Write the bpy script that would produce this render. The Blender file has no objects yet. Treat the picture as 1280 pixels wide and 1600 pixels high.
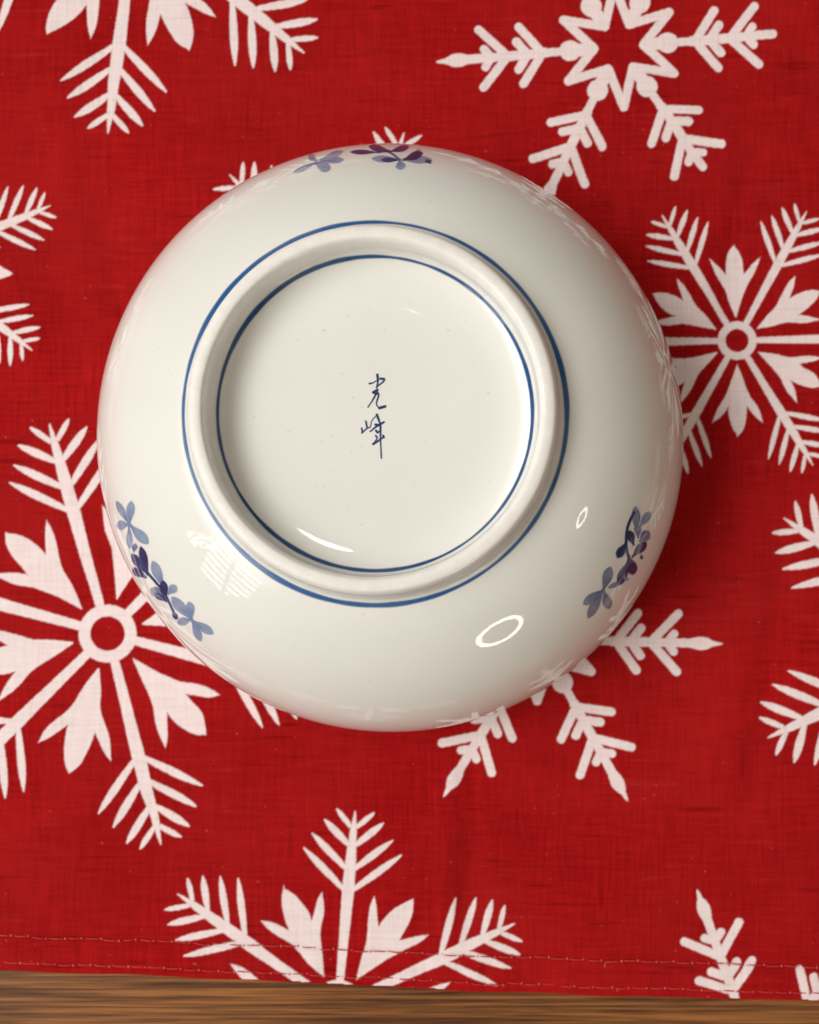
import bpy, math, random
import numpy as np
random.seed(7); np.random.seed(7)
CM = 0.01                                   # everything below is measured in centimetres, built in metres
scene = bpy.context.scene
COL = scene.collection

# ------------------------------------------------------------------ camera
cam_d = bpy.data.cameras.new('camera')
cam = bpy.data.objects.new('camera', cam_d); COL.objects.link(cam)
cam.location = (0, 0, 19.3 * CM)            # looking straight down at the table
cam_d.sensor_fit = 'VERTICAL'; cam_d.sensor_height = 36; cam_d.sensor_width = 36
cam_d.lens = 27.0
cam_d.shift_x = -84 / 1600; cam_d.shift_y = 67 / 1600
cam_d.clip_start = 0.005; cam_d.clip_end = 50
cam_d.dof.use_dof = True; cam_d.dof.focus_distance = 14.6 * CM; cam_d.dof.aperture_fstop = 21
scene.camera = cam

# ------------------------------------------------------------------ world: dim warm room
world = bpy.data.worlds.new('World'); scene.world = world; world.use_nodes = True
bg = world.node_tree.nodes['Background']
bg.inputs[1].default_value = 0.19
wn = world.node_tree; tc = wn.nodes.new('ShaderNodeTexCoord'); vo = wn.nodes.new('ShaderNodeTexVoronoi')   # patchwork of walls, ceiling and furniture
vo.distance = 'CHEBYCHEV'; vo.inputs['Scale'].default_value = 2.6
wn.links.new(tc.outputs['Generated'], vo.inputs['Vector'])
sc_ = wn.nodes.new('ShaderNodeSeparateColor'); wn.links.new(vo.outputs['Color'], sc_.inputs[0])
cr = wn.nodes.new('ShaderNodeMapRange'); cr.inputs[3].default_value = .62; cr.inputs[4].default_value = 1.38
wn.links.new(sc_.outputs[0], cr.inputs[0])
vm = wn.nodes.new('ShaderNodeVectorMath'); vm.operation = 'SCALE'; 
wm_ = wn.nodes.new('ShaderNodeMix'); wm_.data_type = 'RGBA'; wm_.inputs[6].default_value = (1.45, .80, .42, 1); wm_.inputs[7].default_value = (1.10, .96, .76, 1)

sx_ = wn.nodes.new('ShaderNodeSeparateXYZ'); wn.links.new(tc.outputs['Generated'], sx_.inputs[0])      # pale ceiling, darker floor and furniture
el_ = wn.nodes.new('ShaderNodeMapRange'); el_.interpolation_type = 'SMOOTHSTEP'; wn.links.new(sx_.outputs[2], el_.inputs[0])
for i_, x_ in enumerate((.0, .8, .25, 1.35)): el_.inputs[i_ + 1].default_value = x_
mu_ = wn.nodes.new('ShaderNodeMath'); mu_.operation = 'MULTIPLY'; wn.links.new(cr.outputs[0], mu_.inputs[0]); wn.links.new(el_.outputs[0], mu_.inputs[1])
wn.links.new(mu_.outputs[0], vm.inputs['Scale']); wn.links.new(el_.outputs[0], wm_.inputs[0]); wn.links.new(wm_.outputs[2], vm.inputs[0]); wn.links.new(vm.outputs[0], bg.inputs[0])

# ------------------------------------------------------------------ lamps of the room
def lamp_nodes(li):
    li.use_nodes = True
    nt = li.node_tree; em = nt.nodes['Emission']
    geo = nt.nodes.new('ShaderNodeNewGeometry'); sep = nt.nodes.new('ShaderNodeSeparateXYZ')
    nt.links.new(geo.outputs['Parametric'], sep.inputs[0])
    def m(op, a, b=None, c=None):
        n = nt.nodes.new('ShaderNodeMath'); n.operation = op
        for i, v in enumerate((a, b, c)):
            if v is None: continue
            if hasattr(v, 'links') or hasattr(v, 'is_linked'): nt.links.new(v, n.inputs[i])
            else: n.inputs[i].default_value = v
        return n.outputs[0]
    return nt, em, sep, m
def smooth(nt, v, a, b, lo=0., hi=1.):
    n = nt.nodes.new('ShaderNodeMapRange'); n.interpolation_type = 'SMOOTHERSTEP'
    nt.links.new(v, n.inputs[0])
    for i, x in enumerate((a, b, lo, hi)): n.inputs[i + 1].default_value = x
    return n.outputs[0]
def area(name, az, el, dist, w, h, power, colour, shape='RECTANGLE', roll=0., at=(-1.6, 2.6, 3.0)):
    li = bpy.data.lights.new(name, 'AREA'); li.shape = shape; li.size = w; li.size_y = h
    li.energy = power; li.color = colour
    o = bpy.data.objects.new(name, li); COL.objects.link(o)
    a, e = math.radians(az), math.radians(el)
    from mathutils import Vector, Matrix
    d = Vector((math.cos(e) * math.cos(a), math.cos(e) * math.sin(a), math.sin(e)))
    o.location = Vector(at) * CM + d * dist
    o.rotation_mode = 'QUATERNION'
    o.rotation_quaternion = d.to_track_quat('Z', 'Y') @ Matrix.Rotation(math.radians(roll), 3, 'Z').to_quaternion()
    return li, o
def r2(m, sep, du=.5, dv=.5):
    u = m('SUBTRACT', sep.outputs[0], du); v = m('SUBTRACT', sep.outputs[1], dv)
    return m('SQRT', m('ADD', m('MULTIPLY', u, u), m('MULTIPLY', v, v)))

# broad soft daylight from the left of the table, fading to its edges
li, o = area('soft_daylight', 179, 49, 1.5, 2.6, 1.0, 110, (1.0, .970, .915))
nt, em, sep, m = lamp_nodes(li)
nt.links.new(smooth(nt, r2(m, sep), .0, .5, 1., 0.), em.inputs['Strength'])
# the window with its bars and blind, lower left
li, o = area('window_light', -145, 27, 1.6, .42, .70, 7.5, (1.0, .97, .92), roll=8)
nt, em, sep, m = lamp_nodes(li)
u, v = sep.outputs[0], sep.outputs[1]
bars = m('MULTIPLY', smooth(nt, m('ABSOLUTE', m('SUBTRACT', m('ADD', u, m('MULTIPLY', v, .12)), .55)), .03, .06), smooth(nt, m('ABSOLUTE', m('SUBTRACT', v, .30)), .012, .03))
slats = m('ADD', m('MULTIPLY', smooth(nt, m('PINGPONG', m('MULTIPLY', v, 7.), .5), .15, .42), .75), .10)
nz = nt.nodes.new('ShaderNodeTexNoise'); nz.inputs['Scale'].default_value = 7; nt.links.new(nt.nodes['Geometry'].outputs['Parametric'], nz.inputs['Vector'])
leafy = smooth(nt, nz.outputs[0], .40, .54, .6, 1.)
shape = smooth(nt, m('ADD', m('MULTIPLY', u, .8), m('MULTIPLY', v, -1.)), .40, .48, 1., 0.)
nt.links.new(m('MULTIPLY', m('MULTIPLY', bars, slats), m('MULTIPLY', leafy, shape)), em.inputs['Strength'])
li, o = area('side_window_light', -157, 27, 1.7, .13, .46, 1.6, (1.0, .97, .92), roll=-14)
nt, em, sep, m = lamp_nodes(li)
nz = nt.nodes.new('ShaderNodeTexNoise'); nz.inputs['Scale'].default_value = 5; nt.links.new(nt.nodes['Geometry'].outputs['Parametric'], nz.inputs['Vector'])
nt.links.new(smooth(nt, nz.outputs[0], .42, .56, .0, .8), em.inputs['Strength'])
# small round ceiling lamp beyond the far side of the table
li, o = area('ceiling_lamp', 97, 69, 1.8, .15, .17, 1.3, (1.0, .93, .80), 'ELLIPSE')
# two ring-shaped lamps, lower right and right
def ring_lamp(name, az, el, dist, w, h, power, inner, roll=0.):
    li, o = area(name, az, el, dist, w, h, power, (1.0, .9, .74), roll=roll)
    nt, em, sep, m = lamp_nodes(li)
    r = r2(m, sep)
    nt.links.new(m('MULTIPLY', smooth(nt, r, inner - .015, inner + .015), smooth(nt, r, .475, .495, 1., 0.)), em.inputs['Strength'])
    return o
ring_lamp('ring_lamp', -60.7, 14, .9, .235, .235, 3.4, .385, 0)
ring_lamp('small_ring_lamp', -19.5, 25.5, 1.1, .125, .095, .55, .3)

# ------------------------------------------------------------------ exposure
vs = scene.view_settings
vs.view_transform = 'Standard'; vs.look = 'None'; vs.exposure = -0.08; vs.gamma = 1.0; vs.use_curve_mapping = False
scene.render.engine = 'CYCLES'
scene.cycles.max_bounces = 10; scene.cycles.diffuse_bounces = 6; scene.cycles.glossy_bounces = 6

# ---- brush strokes of the bowl: (tone, outline as angle round the bowl / length up its wall), strokes of the mark (half width, points)
SPRIGS=[[(0,[(1.8088,4.253),(1.8232,4.303),(1.8387,4.296),(1.854,4.289),(1.8691,4.3),(1.8838,4.346),(1.8952,4.415),(1.9026,4.478),(1.9071,4.537),(1.9014,4.579),(1.8926,4.613),(1.8798,4.633),(1.8644,4.618),(1.8496,4.567),(1.8353,4.492),(1.8214,4.405),(1.8067,4.359)]),(0,[(1.809,4.209),(1.8137,4.123),(1.8161,3.963),(1.8189,3.773),(1.823,3.568),(1.829,3.382),(1.835,3.32),(1.8397,3.367),(1.8434,3.467),(1.8439,3.668),(1.8438,3.838),(1.8423,3.997),(1.8384,4.112),(1.8327,4.175),(1.8258,4.21),(1.8187,4.239),(1.8141,4.317)]),(0,[(1.8046,4.323),(1.7903,4.285),(1.7749,4.306),(1.7597,4.318),(1.745,4.298),(1.7315,4.226),(1.7219,4.111),(1.7165,3.989),(1.7141,3.859),(1.7205,3.776),(1.7294,3.71),(1.7415,3.681),(1.755,3.745),(1.7675,3.873),(1.7799,4.017),(1.7926,4.144),(1.8067,4.186)]),(0,[(1.8001,4.362),(1.7865,4.404),(1.773,4.502),(1.7593,4.587),(1.7455,4.641),(1.7316,4.652),(1.7206,4.62),(1.7133,4.572),(1.709,4.514),(1.7138,4.438),(1.7213,4.356),(1.7324,4.269),(1.7459,4.216),(1.7593,4.213),(1.7728,4.239),(1.7863,4.266),(1.7998,4.219)]),(0,[(1.827,4.415),(1.818,4.508),(1.8119,4.664),(1.8055,4.8),(1.7977,4.899),(1.7874,4.948),(1.777,4.943),(1.7688,4.911),(1.7623,4.861),(1.7623,4.765),(1.7644,4.652),(1.7695,4.52),(1.7781,4.413),(1.7886,4.363),(1.8003,4.348),(1.8121,4.337),(1.8211,4.232)]),(2,[(1.5818,4.158),(1.5981,4.148),(1.6152,4.076),(1.6321,3.997),(1.6488,3.935),(1.6651,3.913),(1.6778,3.94),(1.6861,3.985),(1.6912,4.041),(1.6853,4.123),(1.6762,4.203),(1.6625,4.277),(1.6457,4.317),(1.6292,4.316),(1.613,4.29),(1.5969,4.255),(1.5804,4.263)]),(2,[(1.5437,4.037),(1.5562,3.984),(1.5694,3.826),(1.5829,3.635),(1.5965,3.44),(1.6096,3.324),(1.6187,3.382),(1.6243,3.497),(1.6276,3.625),(1.6227,3.799),(1.6156,3.95),(1.6054,4.085),(1.5928,4.166),(1.5803,4.186),(1.5678,4.172),(1.5555,4.149),(1.5428,4.195)]),(2,[(1.545,4.243),(1.5345,4.182),(1.5222,4.181),(1.5101,4.172),(1.499,4.132),(1.4897,4.037),(1.4842,3.895),(1.482,3.743),(1.4824,3.577),(1.4888,3.477),(1.4968,3.405),(1.5065,3.396),(1.5157,3.519),(1.5234,3.702),(1.5308,3.884),(1.5386,4.04),(1.5489,4.108)]),(2,[(1.587,4.279),(1.5767,4.263),(1.5668,4.237),(1.5573,4.227),(1.5475,4.253),(1.5366,4.33),(1.5246,4.439),(1.5119,4.555),(1.4991,4.654),(1.4962,4.565),(1.5088,4.461),(1.5217,4.337),(1.5346,4.211),(1.5473,4.113),(1.559,4.075),(1.5697,4.087),(1.5796,4.117),(1.5896,4.133)]),(0,[(1.4911,4.551),(1.5083,4.558),(1.5264,4.506),(1.5444,4.45),(1.5619,4.415),(1.579,4.42),(1.5922,4.465),(1.601,4.518),(1.6063,4.576),(1.6,4.643),(1.5901,4.707),(1.5755,4.762),(1.5576,4.783),(1.5401,4.764),(1.5231,4.72),(1.5065,4.667),(1.4891,4.66)]),(2,[(1.496,4.583),(1.5073,4.591),(1.5193,4.558),(1.5312,4.524),(1.5428,4.507),(1.554,4.519),(1.5625,4.558),(1.568,4.601),(1.5712,4.646),(1.5668,4.691),(1.5601,4.732),(1.5504,4.766),(1.5386,4.775),(1.5274,4.754),(1.5165,4.716),(1.5057,4.672),(1.4944,4.664)]),(0,[(1.5045,4.636),(1.5019,4.708),(1.5045,4.794),(1.5069,4.875),(1.507,4.946),(1.5031,5.003),(1.4961,5.036),(1.4889,5.051),(1.4818,5.052),(1.4764,5.014),(1.4721,4.964),(1.4693,4.899),(1.4706,4.83),(1.4758,4.773),(1.4833,4.722),(1.4911,4.67),(1.4938,4.596)]),(0,[(1.4894,4.677),(1.4724,4.654),(1.4541,4.683),(1.4359,4.702),(1.4184,4.694),(1.4023,4.643),(1.3909,4.558),(1.3843,4.47),(1.3812,4.383),(1.3887,4.326),(1.3992,4.281),(1.4136,4.255),(1.43,4.282),(1.4452,4.355),(1.4601,4.448),(1.4753,4.537),(1.4921,4.56)]),(0,[(1.448,4.307),(1.4449,4.266),(1.4388,4.281),(1.4328,4.291),(1.4283,4.276),(1.4263,4.217),(1.4271,4.122),(1.4293,4.023),(1.4323,3.92),(1.4373,3.848),(1.4425,3.788),(1.4479,3.755),(1.4514,3.797),(1.4523,3.899),(1.4519,4.024),(1.4515,4.14),(1.4545,4.185)]),(3,[(1.4826,4.666),(1.4725,4.601),(1.4597,4.593),(1.4471,4.578),(1.436,4.534),(1.4275,4.439),(1.4235,4.308),(1.4226,4.177),(1.4239,4.047),(1.4309,3.981),(1.4393,3.94),(1.4495,3.942),(1.459,4.028),(1.4661,4.17),(1.4724,4.327),(1.4788,4.472),(1.4887,4.541)]),(2,[(1.4047,4.604),(1.3783,4.618),(1.3815,4.414),(1.4076,4.397)])],[(0,[(3.52,4.342),(3.5042,4.316),(3.4891,4.337),(3.4739,4.351),(3.4582,4.341),(3.4421,4.288),(3.4288,4.203),(3.4197,4.116),(3.4136,4.029),(3.418,3.976),(3.4256,3.936),(3.4375,3.919),(3.4531,3.952),(3.4693,4.028),(3.4859,4.121),(3.5025,4.209),(3.5182,4.236)]),(0,[(3.523,4.351),(3.5129,4.426),(3.506,4.548),(3.4984,4.659),(3.489,4.743),(3.4769,4.789),(3.4648,4.791),(3.4552,4.77),(3.4478,4.734),(3.448,4.659),(3.4505,4.573),(3.4563,4.474),(3.4661,4.393),(3.4783,4.35),(3.4919,4.33),(3.5055,4.311),(3.5155,4.232)]),(0,[(3.514,4.315),(3.5093,4.221),(3.5,4.145),(3.491,4.061),(3.4839,3.959),(3.4799,3.829),(3.4796,3.691),(3.481,3.574),(3.4835,3.476),(3.4903,3.491),(3.498,3.54),(3.5067,3.632),(3.5136,3.764),(3.517,3.904),(3.5182,4.043),(3.5187,4.172),(3.5235,4.269)]),(0,[(3.518,4.232),(3.5342,4.31),(3.5506,4.313),(3.5669,4.317),(3.5831,4.349),(3.5992,4.427),(3.6121,4.53),(3.6206,4.623),(3.6259,4.706),(3.6201,4.756),(3.611,4.792),(3.5974,4.807),(3.5809,4.772),(3.5648,4.692),(3.549,4.578),(3.5333,4.45),(3.5172,4.378)]),(0,[(3.515,4.223),(3.526,4.161),(3.5342,4.045),(3.5421,3.922),(3.5508,3.813),(3.5613,3.74),(3.5716,3.724),(3.5797,3.74),(3.5862,3.778),(3.5863,3.874),(3.584,3.977),(3.5785,4.086),(3.5689,4.171),(3.5571,4.217),(3.5442,4.24),(3.5309,4.258),(3.5198,4.316)]),(1,[(3.6097,3.933),(3.6073,3.983),(3.608,4.072),(3.6083,4.154),(3.6071,4.215),(3.6035,4.248),(3.5983,4.247),(3.5934,4.229),(3.5888,4.199),(3.5861,4.14),(3.5841,4.072),(3.5832,3.995),(3.5849,3.934),(3.589,3.906),(3.5946,3.897),(3.6004,3.891),(3.6027,3.838)]),(3,[(3.7106,4.044),(3.6965,4.115),(3.6848,4.237),(3.6724,4.345),(3.6584,4.423),(3.6423,4.458),(3.6275,4.446),(3.6166,4.413),(3.6087,4.365),(3.6112,4.287),(3.6167,4.199),(3.6264,4.1),(3.6405,4.026),(3.6564,3.996),(3.6734,3.991),(3.6905,3.986),(3.7044,3.91)]),(2,[(3.7073,4.059),(3.6918,4.036),(3.6776,4.079),(3.6631,4.113),(3.6479,4.114),(3.6319,4.06),(3.6183,3.959),(3.6086,3.85),(3.6018,3.735),(3.6054,3.65),(3.612,3.577),(3.623,3.53),(3.6382,3.558),(3.6548,3.653),(3.6719,3.773),(3.6889,3.884),(3.7043,3.91)]),(2,[(3.707,3.886),(3.6968,3.821),(3.6865,3.827),(3.6762,3.825),(3.6659,3.788),(3.6555,3.69),(3.6469,3.538),(3.6406,3.376),(3.6357,3.201),(3.6379,3.091),(3.6423,3.009),(3.6502,2.991),(3.6618,3.106),(3.6739,3.294),(3.6855,3.49),(3.6965,3.66),(3.7068,3.732)]),(2,[(3.6904,3.931),(3.7161,3.988),(3.7416,4.037),(3.7667,4.066),(3.791,4.061),(3.8145,4.013),(3.8371,3.928),(3.8591,3.818),(3.8805,3.697),(3.8873,3.849),(3.8655,3.961),(3.8431,4.064),(3.8198,4.146),(3.7953,4.194),(3.7699,4.2),(3.7442,4.173),(3.7184,4.128),(3.6927,4.078)]),(0,[(3.7872,4.315),(3.7725,4.364),(3.7604,4.47),(3.7476,4.564),(3.7333,4.628),(3.7168,4.647),(3.7017,4.619),(3.6905,4.572),(3.6824,4.514),(3.6848,4.433),(3.6904,4.347),(3.7002,4.256),(3.7146,4.2),(3.7309,4.192),(3.7485,4.21),(3.7662,4.23),(3.7808,4.179)]),(0,[(3.8159,4.226),(3.817,4.31),(3.8234,4.4),(3.8293,4.485),(3.8329,4.563),(3.8323,4.632),(3.8278,4.681),(3.8223,4.71),(3.8162,4.724),(3.8097,4.692),(3.8035,4.645),(3.7979,4.58),(3.7957,4.503),(3.7976,4.432),(3.8017,4.362),(3.806,4.29),(3.8049,4.205)]),(1,[(3.8048,4.107),(3.7951,4.055),(3.785,4.071),(3.7748,4.08),(3.7648,4.057),(3.7552,3.98),(3.7477,3.858),(3.7427,3.733),(3.7394,3.604),(3.7425,3.521),(3.7476,3.458),(3.7554,3.43),(3.7655,3.49),(3.7758,3.616),(3.7859,3.766),(3.7956,3.906),(3.8054,3.962)]),(2,[(3.8259,4.032),(3.8158,3.991),(3.8059,3.997),(3.796,3.997),(3.786,3.975),(3.7758,3.913),(3.7675,3.823),(3.7618,3.733),(3.758,3.644),(3.7609,3.594),(3.7659,3.56),(3.7736,3.552),(3.7838,3.597),(3.7943,3.685),(3.8048,3.789),(3.8153,3.889),(3.8253,3.932)]),(3,[(3.8234,4.01),(3.815,4.09),(3.8099,4.22),(3.8043,4.337),(3.7967,4.425),(3.7864,4.474),(3.7755,4.477),(3.7668,4.456),(3.7597,4.418),(3.759,4.339),(3.7602,4.248),(3.7643,4.141),(3.7723,4.054),(3.7828,4.007),(3.7949,3.986),(3.8071,3.967),(3.8154,3.881)]),(2,[(3.8515,3.831),(3.8571,3.814),(3.8611,3.75),(3.865,3.687),(3.8697,3.642),(3.8756,3.634),(3.8817,3.663),(3.8866,3.703),(3.8905,3.749),(3.8906,3.807),(3.8895,3.865),(3.8866,3.92),(3.8814,3.949),(3.875,3.948),(3.8678,3.928),(3.8605,3.904),(3.8548,3.92)]),(0,[(3.9441,4.326),(3.927,4.34),(3.9117,4.415),(3.8959,4.48),(3.8791,4.514),(3.8609,4.498),(3.8452,4.437),(3.8341,4.363),(3.8264,4.282),(3.8303,4.203),(3.8377,4.127),(3.8498,4.059),(3.8664,4.039),(3.8845,4.075),(3.9035,4.137),(3.9226,4.199),(3.9395,4.185)]),(0,[(3.9442,4.303),(3.9378,4.375),(3.9355,4.487),(3.9326,4.59),(3.9277,4.671),(3.9194,4.72),(3.9098,4.729),(3.9014,4.716),(3.8943,4.689),(3.892,4.621),(3.8914,4.542),(3.8931,4.449),(3.8989,4.371),(3.9076,4.326),(3.9182,4.301),(3.9289,4.277),(3.9352,4.203)]),(0,[(3.9359,4.299),(3.9292,4.215),(3.9193,4.16),(3.9096,4.1),(3.9013,4.021),(3.8953,3.911),(3.8926,3.789),(3.8919,3.683),(3.8927,3.592),(3.8984,3.584),(3.9054,3.604),(3.914,3.662),(3.922,3.766),(3.9278,3.892),(3.932,4.024),(3.9357,4.148),(3.9425,4.234)]),(0,[(3.939,4.188),(3.954,4.222),(3.9683,4.196),(3.9826,4.172),(3.9971,4.171),(4.0121,4.21),(4.0248,4.278),(4.0335,4.346),(4.0394,4.411),(4.0353,4.464),(4.028,4.509),(4.0165,4.54),(4.0016,4.534),(3.9862,4.488),(3.9706,4.417),(3.9551,4.336),(3.94,4.304)]),(0,[(3.9372,4.188),(3.9475,4.127),(3.9544,4.008),(3.9612,3.885),(3.9691,3.778),(3.9792,3.713),(3.9897,3.706),(3.9983,3.728),(4.0053,3.771),(4.0062,3.867),(4.0048,3.97),(4.0002,4.078),(3.9913,4.161),(3.9799,4.203),(3.967,4.221),(3.9537,4.232),(3.9434,4.291)])],[(1,[(5.8883,4.013),(5.9003,4.086),(5.9154,4.108),(5.9303,4.131),(5.9441,4.173),(5.956,4.246),(5.9638,4.334),(5.968,4.411),(5.9694,4.477),(5.962,4.507),(5.9522,4.523),(5.9392,4.518),(5.9255,4.473),(5.914,4.394),(5.904,4.292),(5.8944,4.182),(5.8823,4.111)]),(0,[(5.9065,4.017),(5.9172,3.99),(5.9277,3.913),(5.9381,3.834),(5.9486,3.775),(5.9593,3.753),(5.968,3.773),(5.974,3.81),(5.9779,3.857),(5.9748,3.927),(5.9695,3.998),(5.9613,4.068),(5.9506,4.112),(5.9397,4.119),(5.9287,4.106),(5.9177,4.088),(5.907,4.113)]),(1,[(5.8744,3.892),(5.8804,3.935),(5.8891,3.936),(5.8975,3.939),(5.9049,3.96),(5.9105,4.011),(5.9132,4.08),(5.914,4.142),(5.9133,4.198),(5.9084,4.229),(5.9024,4.25),(5.8949,4.256),(5.8879,4.229),(5.8828,4.173),(5.8789,4.099),(5.8752,4.019),(5.8691,3.977)]),(1,[(5.861,3.752),(5.869,3.717),(5.8763,3.607),(5.8836,3.495),(5.8913,3.412),(5.8996,3.389),(5.9067,3.431),(5.9119,3.494),(5.9155,3.569),(5.9139,3.669),(5.9107,3.767),(5.9053,3.86),(5.8975,3.913),(5.8889,3.917),(5.8799,3.891),(5.8708,3.859),(5.8628,3.892)]),(3,[(5.9519,4.497),(5.9345,4.512),(5.9169,4.527),(5.8991,4.533),(5.8817,4.521),(5.8647,4.483),(5.8483,4.427),(5.8334,4.361),(5.8205,4.292),(5.8104,4.221),(5.8025,4.146),(5.7958,4.071),(5.7889,3.993),(5.7976,3.895),(5.8046,3.977),(5.8111,4.054),(5.8183,4.125),(5.8276,4.192),(5.8398,4.26),(5.8541,4.326),(5.8695,4.381),(5.8851,4.416),(5.901,4.428),(5.9177,4.421),(5.9351,4.406),(5.9525,4.39)]),(3,[(5.8448,3.938),(5.85,4.011),(5.8594,4.043),(5.8685,4.076),(5.8759,4.124),(5.8804,4.2),(5.881,4.286),(5.8796,4.357),(5.8768,4.418),(5.8701,4.438),(5.8626,4.443),(5.8542,4.427),(5.8475,4.375),(5.844,4.296),(5.8425,4.197),(5.8413,4.092),(5.8361,4.021)]),(3,[(5.8003,3.766),(5.8121,3.726),(5.8234,3.622),(5.8347,3.516),(5.8462,3.431),(5.8581,3.394),(5.8678,3.413),(5.8746,3.457),(5.8791,3.514),(5.8759,3.606),(5.8703,3.7),(5.8615,3.794),(5.8499,3.854),(5.8378,3.87),(5.8254,3.861),(5.8131,3.845),(5.8013,3.883)]),(3,[(5.8343,4.347),(5.824,4.352),(5.8133,4.403),(5.8026,4.448),(5.792,4.471),(5.7818,4.461),(5.774,4.419),(5.7692,4.37),(5.7665,4.317),(5.7706,4.262),(5.7767,4.21),(5.7853,4.163),(5.7956,4.147),(5.8054,4.169),(5.8151,4.21),(5.8249,4.254),(5.8351,4.249)]),(2,[(5.8289,3.518),(5.8269,3.496),(5.8235,3.498),(5.8202,3.498),(5.8176,3.487),(5.816,3.457),(5.8158,3.415),(5.8164,3.374),(5.8174,3.335),(5.8197,3.313),(5.8223,3.297),(5.8252,3.291),(5.8275,3.309),(5.8287,3.347),(5.8293,3.395),(5.8298,3.444),(5.8318,3.467)]),(3,[(5.7946,4.061),(5.7875,3.976),(5.7754,3.943),(5.7637,3.904),(5.7545,3.838),(5.7493,3.725),(5.7491,3.584),(5.7515,3.454),(5.7555,3.333),(5.7637,3.288),(5.7728,3.273),(5.7827,3.3),(5.7905,3.4),(5.7945,3.544),(5.7964,3.706),(5.7981,3.86),(5.8052,3.948)]),(3,[(5.7847,3.955),(5.7701,3.933),(5.7541,3.969),(5.7382,3.997),(5.723,3.996),(5.7091,3.949),(5.6993,3.865),(5.6937,3.778),(5.6911,3.69),(5.6978,3.626),(5.7072,3.572),(5.72,3.536),(5.7344,3.553),(5.7477,3.621),(5.7604,3.713),(5.7732,3.804),(5.7876,3.826)]),(1,[(5.7364,3.483),(5.7248,3.586),(5.7143,3.711),(5.7038,3.825),(5.6926,3.921),(5.6805,3.991),(5.67,4.026),(5.6624,4.037),(5.6571,4.031),(5.6598,3.976),(5.6649,3.907),(5.6733,3.818),(5.6847,3.727),(5.6969,3.653),(5.7096,3.587),(5.7224,3.52),(5.734,3.413)]),(1,[(5.6402,4.021),(5.6533,4.074),(5.6689,4.067),(5.6842,4.063),(5.6987,4.081),(5.7115,4.139),(5.7204,4.222),(5.7255,4.3),(5.7277,4.371),(5.7207,4.418),(5.711,4.452),(5.6978,4.468),(5.6834,4.442),(5.6708,4.377),(5.6594,4.286),(5.6484,4.186),(5.6352,4.136)]),(1,[(5.6508,4.137),(5.6364,4.181),(5.623,4.273),(5.6094,4.356),(5.5952,4.415),(5.5802,4.435),(5.5676,4.415),(5.5588,4.379),(5.553,4.333),(5.557,4.265),(5.5639,4.193),(5.5747,4.117),(5.5889,4.066),(5.6037,4.053),(5.6189,4.062),(5.6342,4.072),(5.6485,4.026)]),(1,[(5.6452,4.158),(5.6274,4.131),(5.6083,4.152),(5.5894,4.165),(5.5711,4.152),(5.554,4.097),(5.5415,4.013),(5.5341,3.928),(5.5303,3.847),(5.5378,3.798),(5.5486,3.762),(5.5636,3.745),(5.5811,3.775),(5.5976,3.845),(5.6138,3.934),(5.63,4.022),(5.6477,4.049)]),(1,[(5.6393,4.131),(5.6338,4.036),(5.6238,3.971),(5.6143,3.9),(5.6069,3.81),(5.6031,3.688),(5.6036,3.556),(5.606,3.443),(5.6098,3.348),(5.6166,3.342),(5.6242,3.366),(5.6324,3.43),(5.6386,3.545),(5.6415,3.683),(5.6425,3.827),(5.6433,3.966),(5.6489,4.063)])]]
INSCRIPTION=[[(0.0174,[(0.0258,0.7616),(0.0365,0.6342),(0.0124,0.5163)]),(0.0121,[(-0.1244,0.594),(-0.0681,0.6047),(0.0177,0.6503)]),(0.0161,[(0.0794,0.6852),(0.1545,0.6771),(0.125,0.6181),(0.0151,0.5377)]),(0.0188,[(-0.052,0.4305),(0.0285,0.4734)]),(0.0161,[(-0.0439,0.4224),(0.0177,0.401)]),(0.0134,[(0.0097,0.413),(-0.0614,0.2857),(-0.1485,0.1543)]),(0.0134,[(0.0124,0.4465),(0.0499,0.3795),(0.0124,0.2454),(0.0204,0.1784),(0.0794,0.1275)]),(0.0201,[(0.066,0.1355),(0.1706,0.165)])],[(0.0134,[(-0.1887,-0.1165),(-0.1673,-0.2305)]),(0.0134,[(-0.2665,-0.2479),(-0.2531,-0.3243)]),(0.0107,[(-0.2665,-0.3337),(-0.1619,-0.2439),(-0.1056,-0.2171),(-0.0761,-0.1031),(0.0177,0.0068)]),(0.0174,[(0.0177,0.0095),(0.058,-0.1031),(0.0821,-0.1768)]),(0.0147,[(0.1491,-0.1299),(0.0124,-0.2104),(-0.0815,-0.2841),(-0.1056,-0.3042)]),(0.0174,[(-0.0077,-0.1768),(0.0727,-0.1862)]),(0.0161,[(0.0017,-0.2908),(0.0338,-0.3257),(0.066,-0.2988)]),(0.0147,[(0.0848,-0.1433),(0.0861,-0.4383),(0.1009,-0.8029)]),(0.0134,[(-0.0037,-0.3846),(0.0204,-0.4329),(-0.052,-0.5428)]),(0.0174,[(-0.052,-0.5402),(0.066,-0.4651),(0.1491,-0.4061)]),(0.0161,[(0.133,-0.3846),(0.1464,-0.4182)])]]

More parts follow.
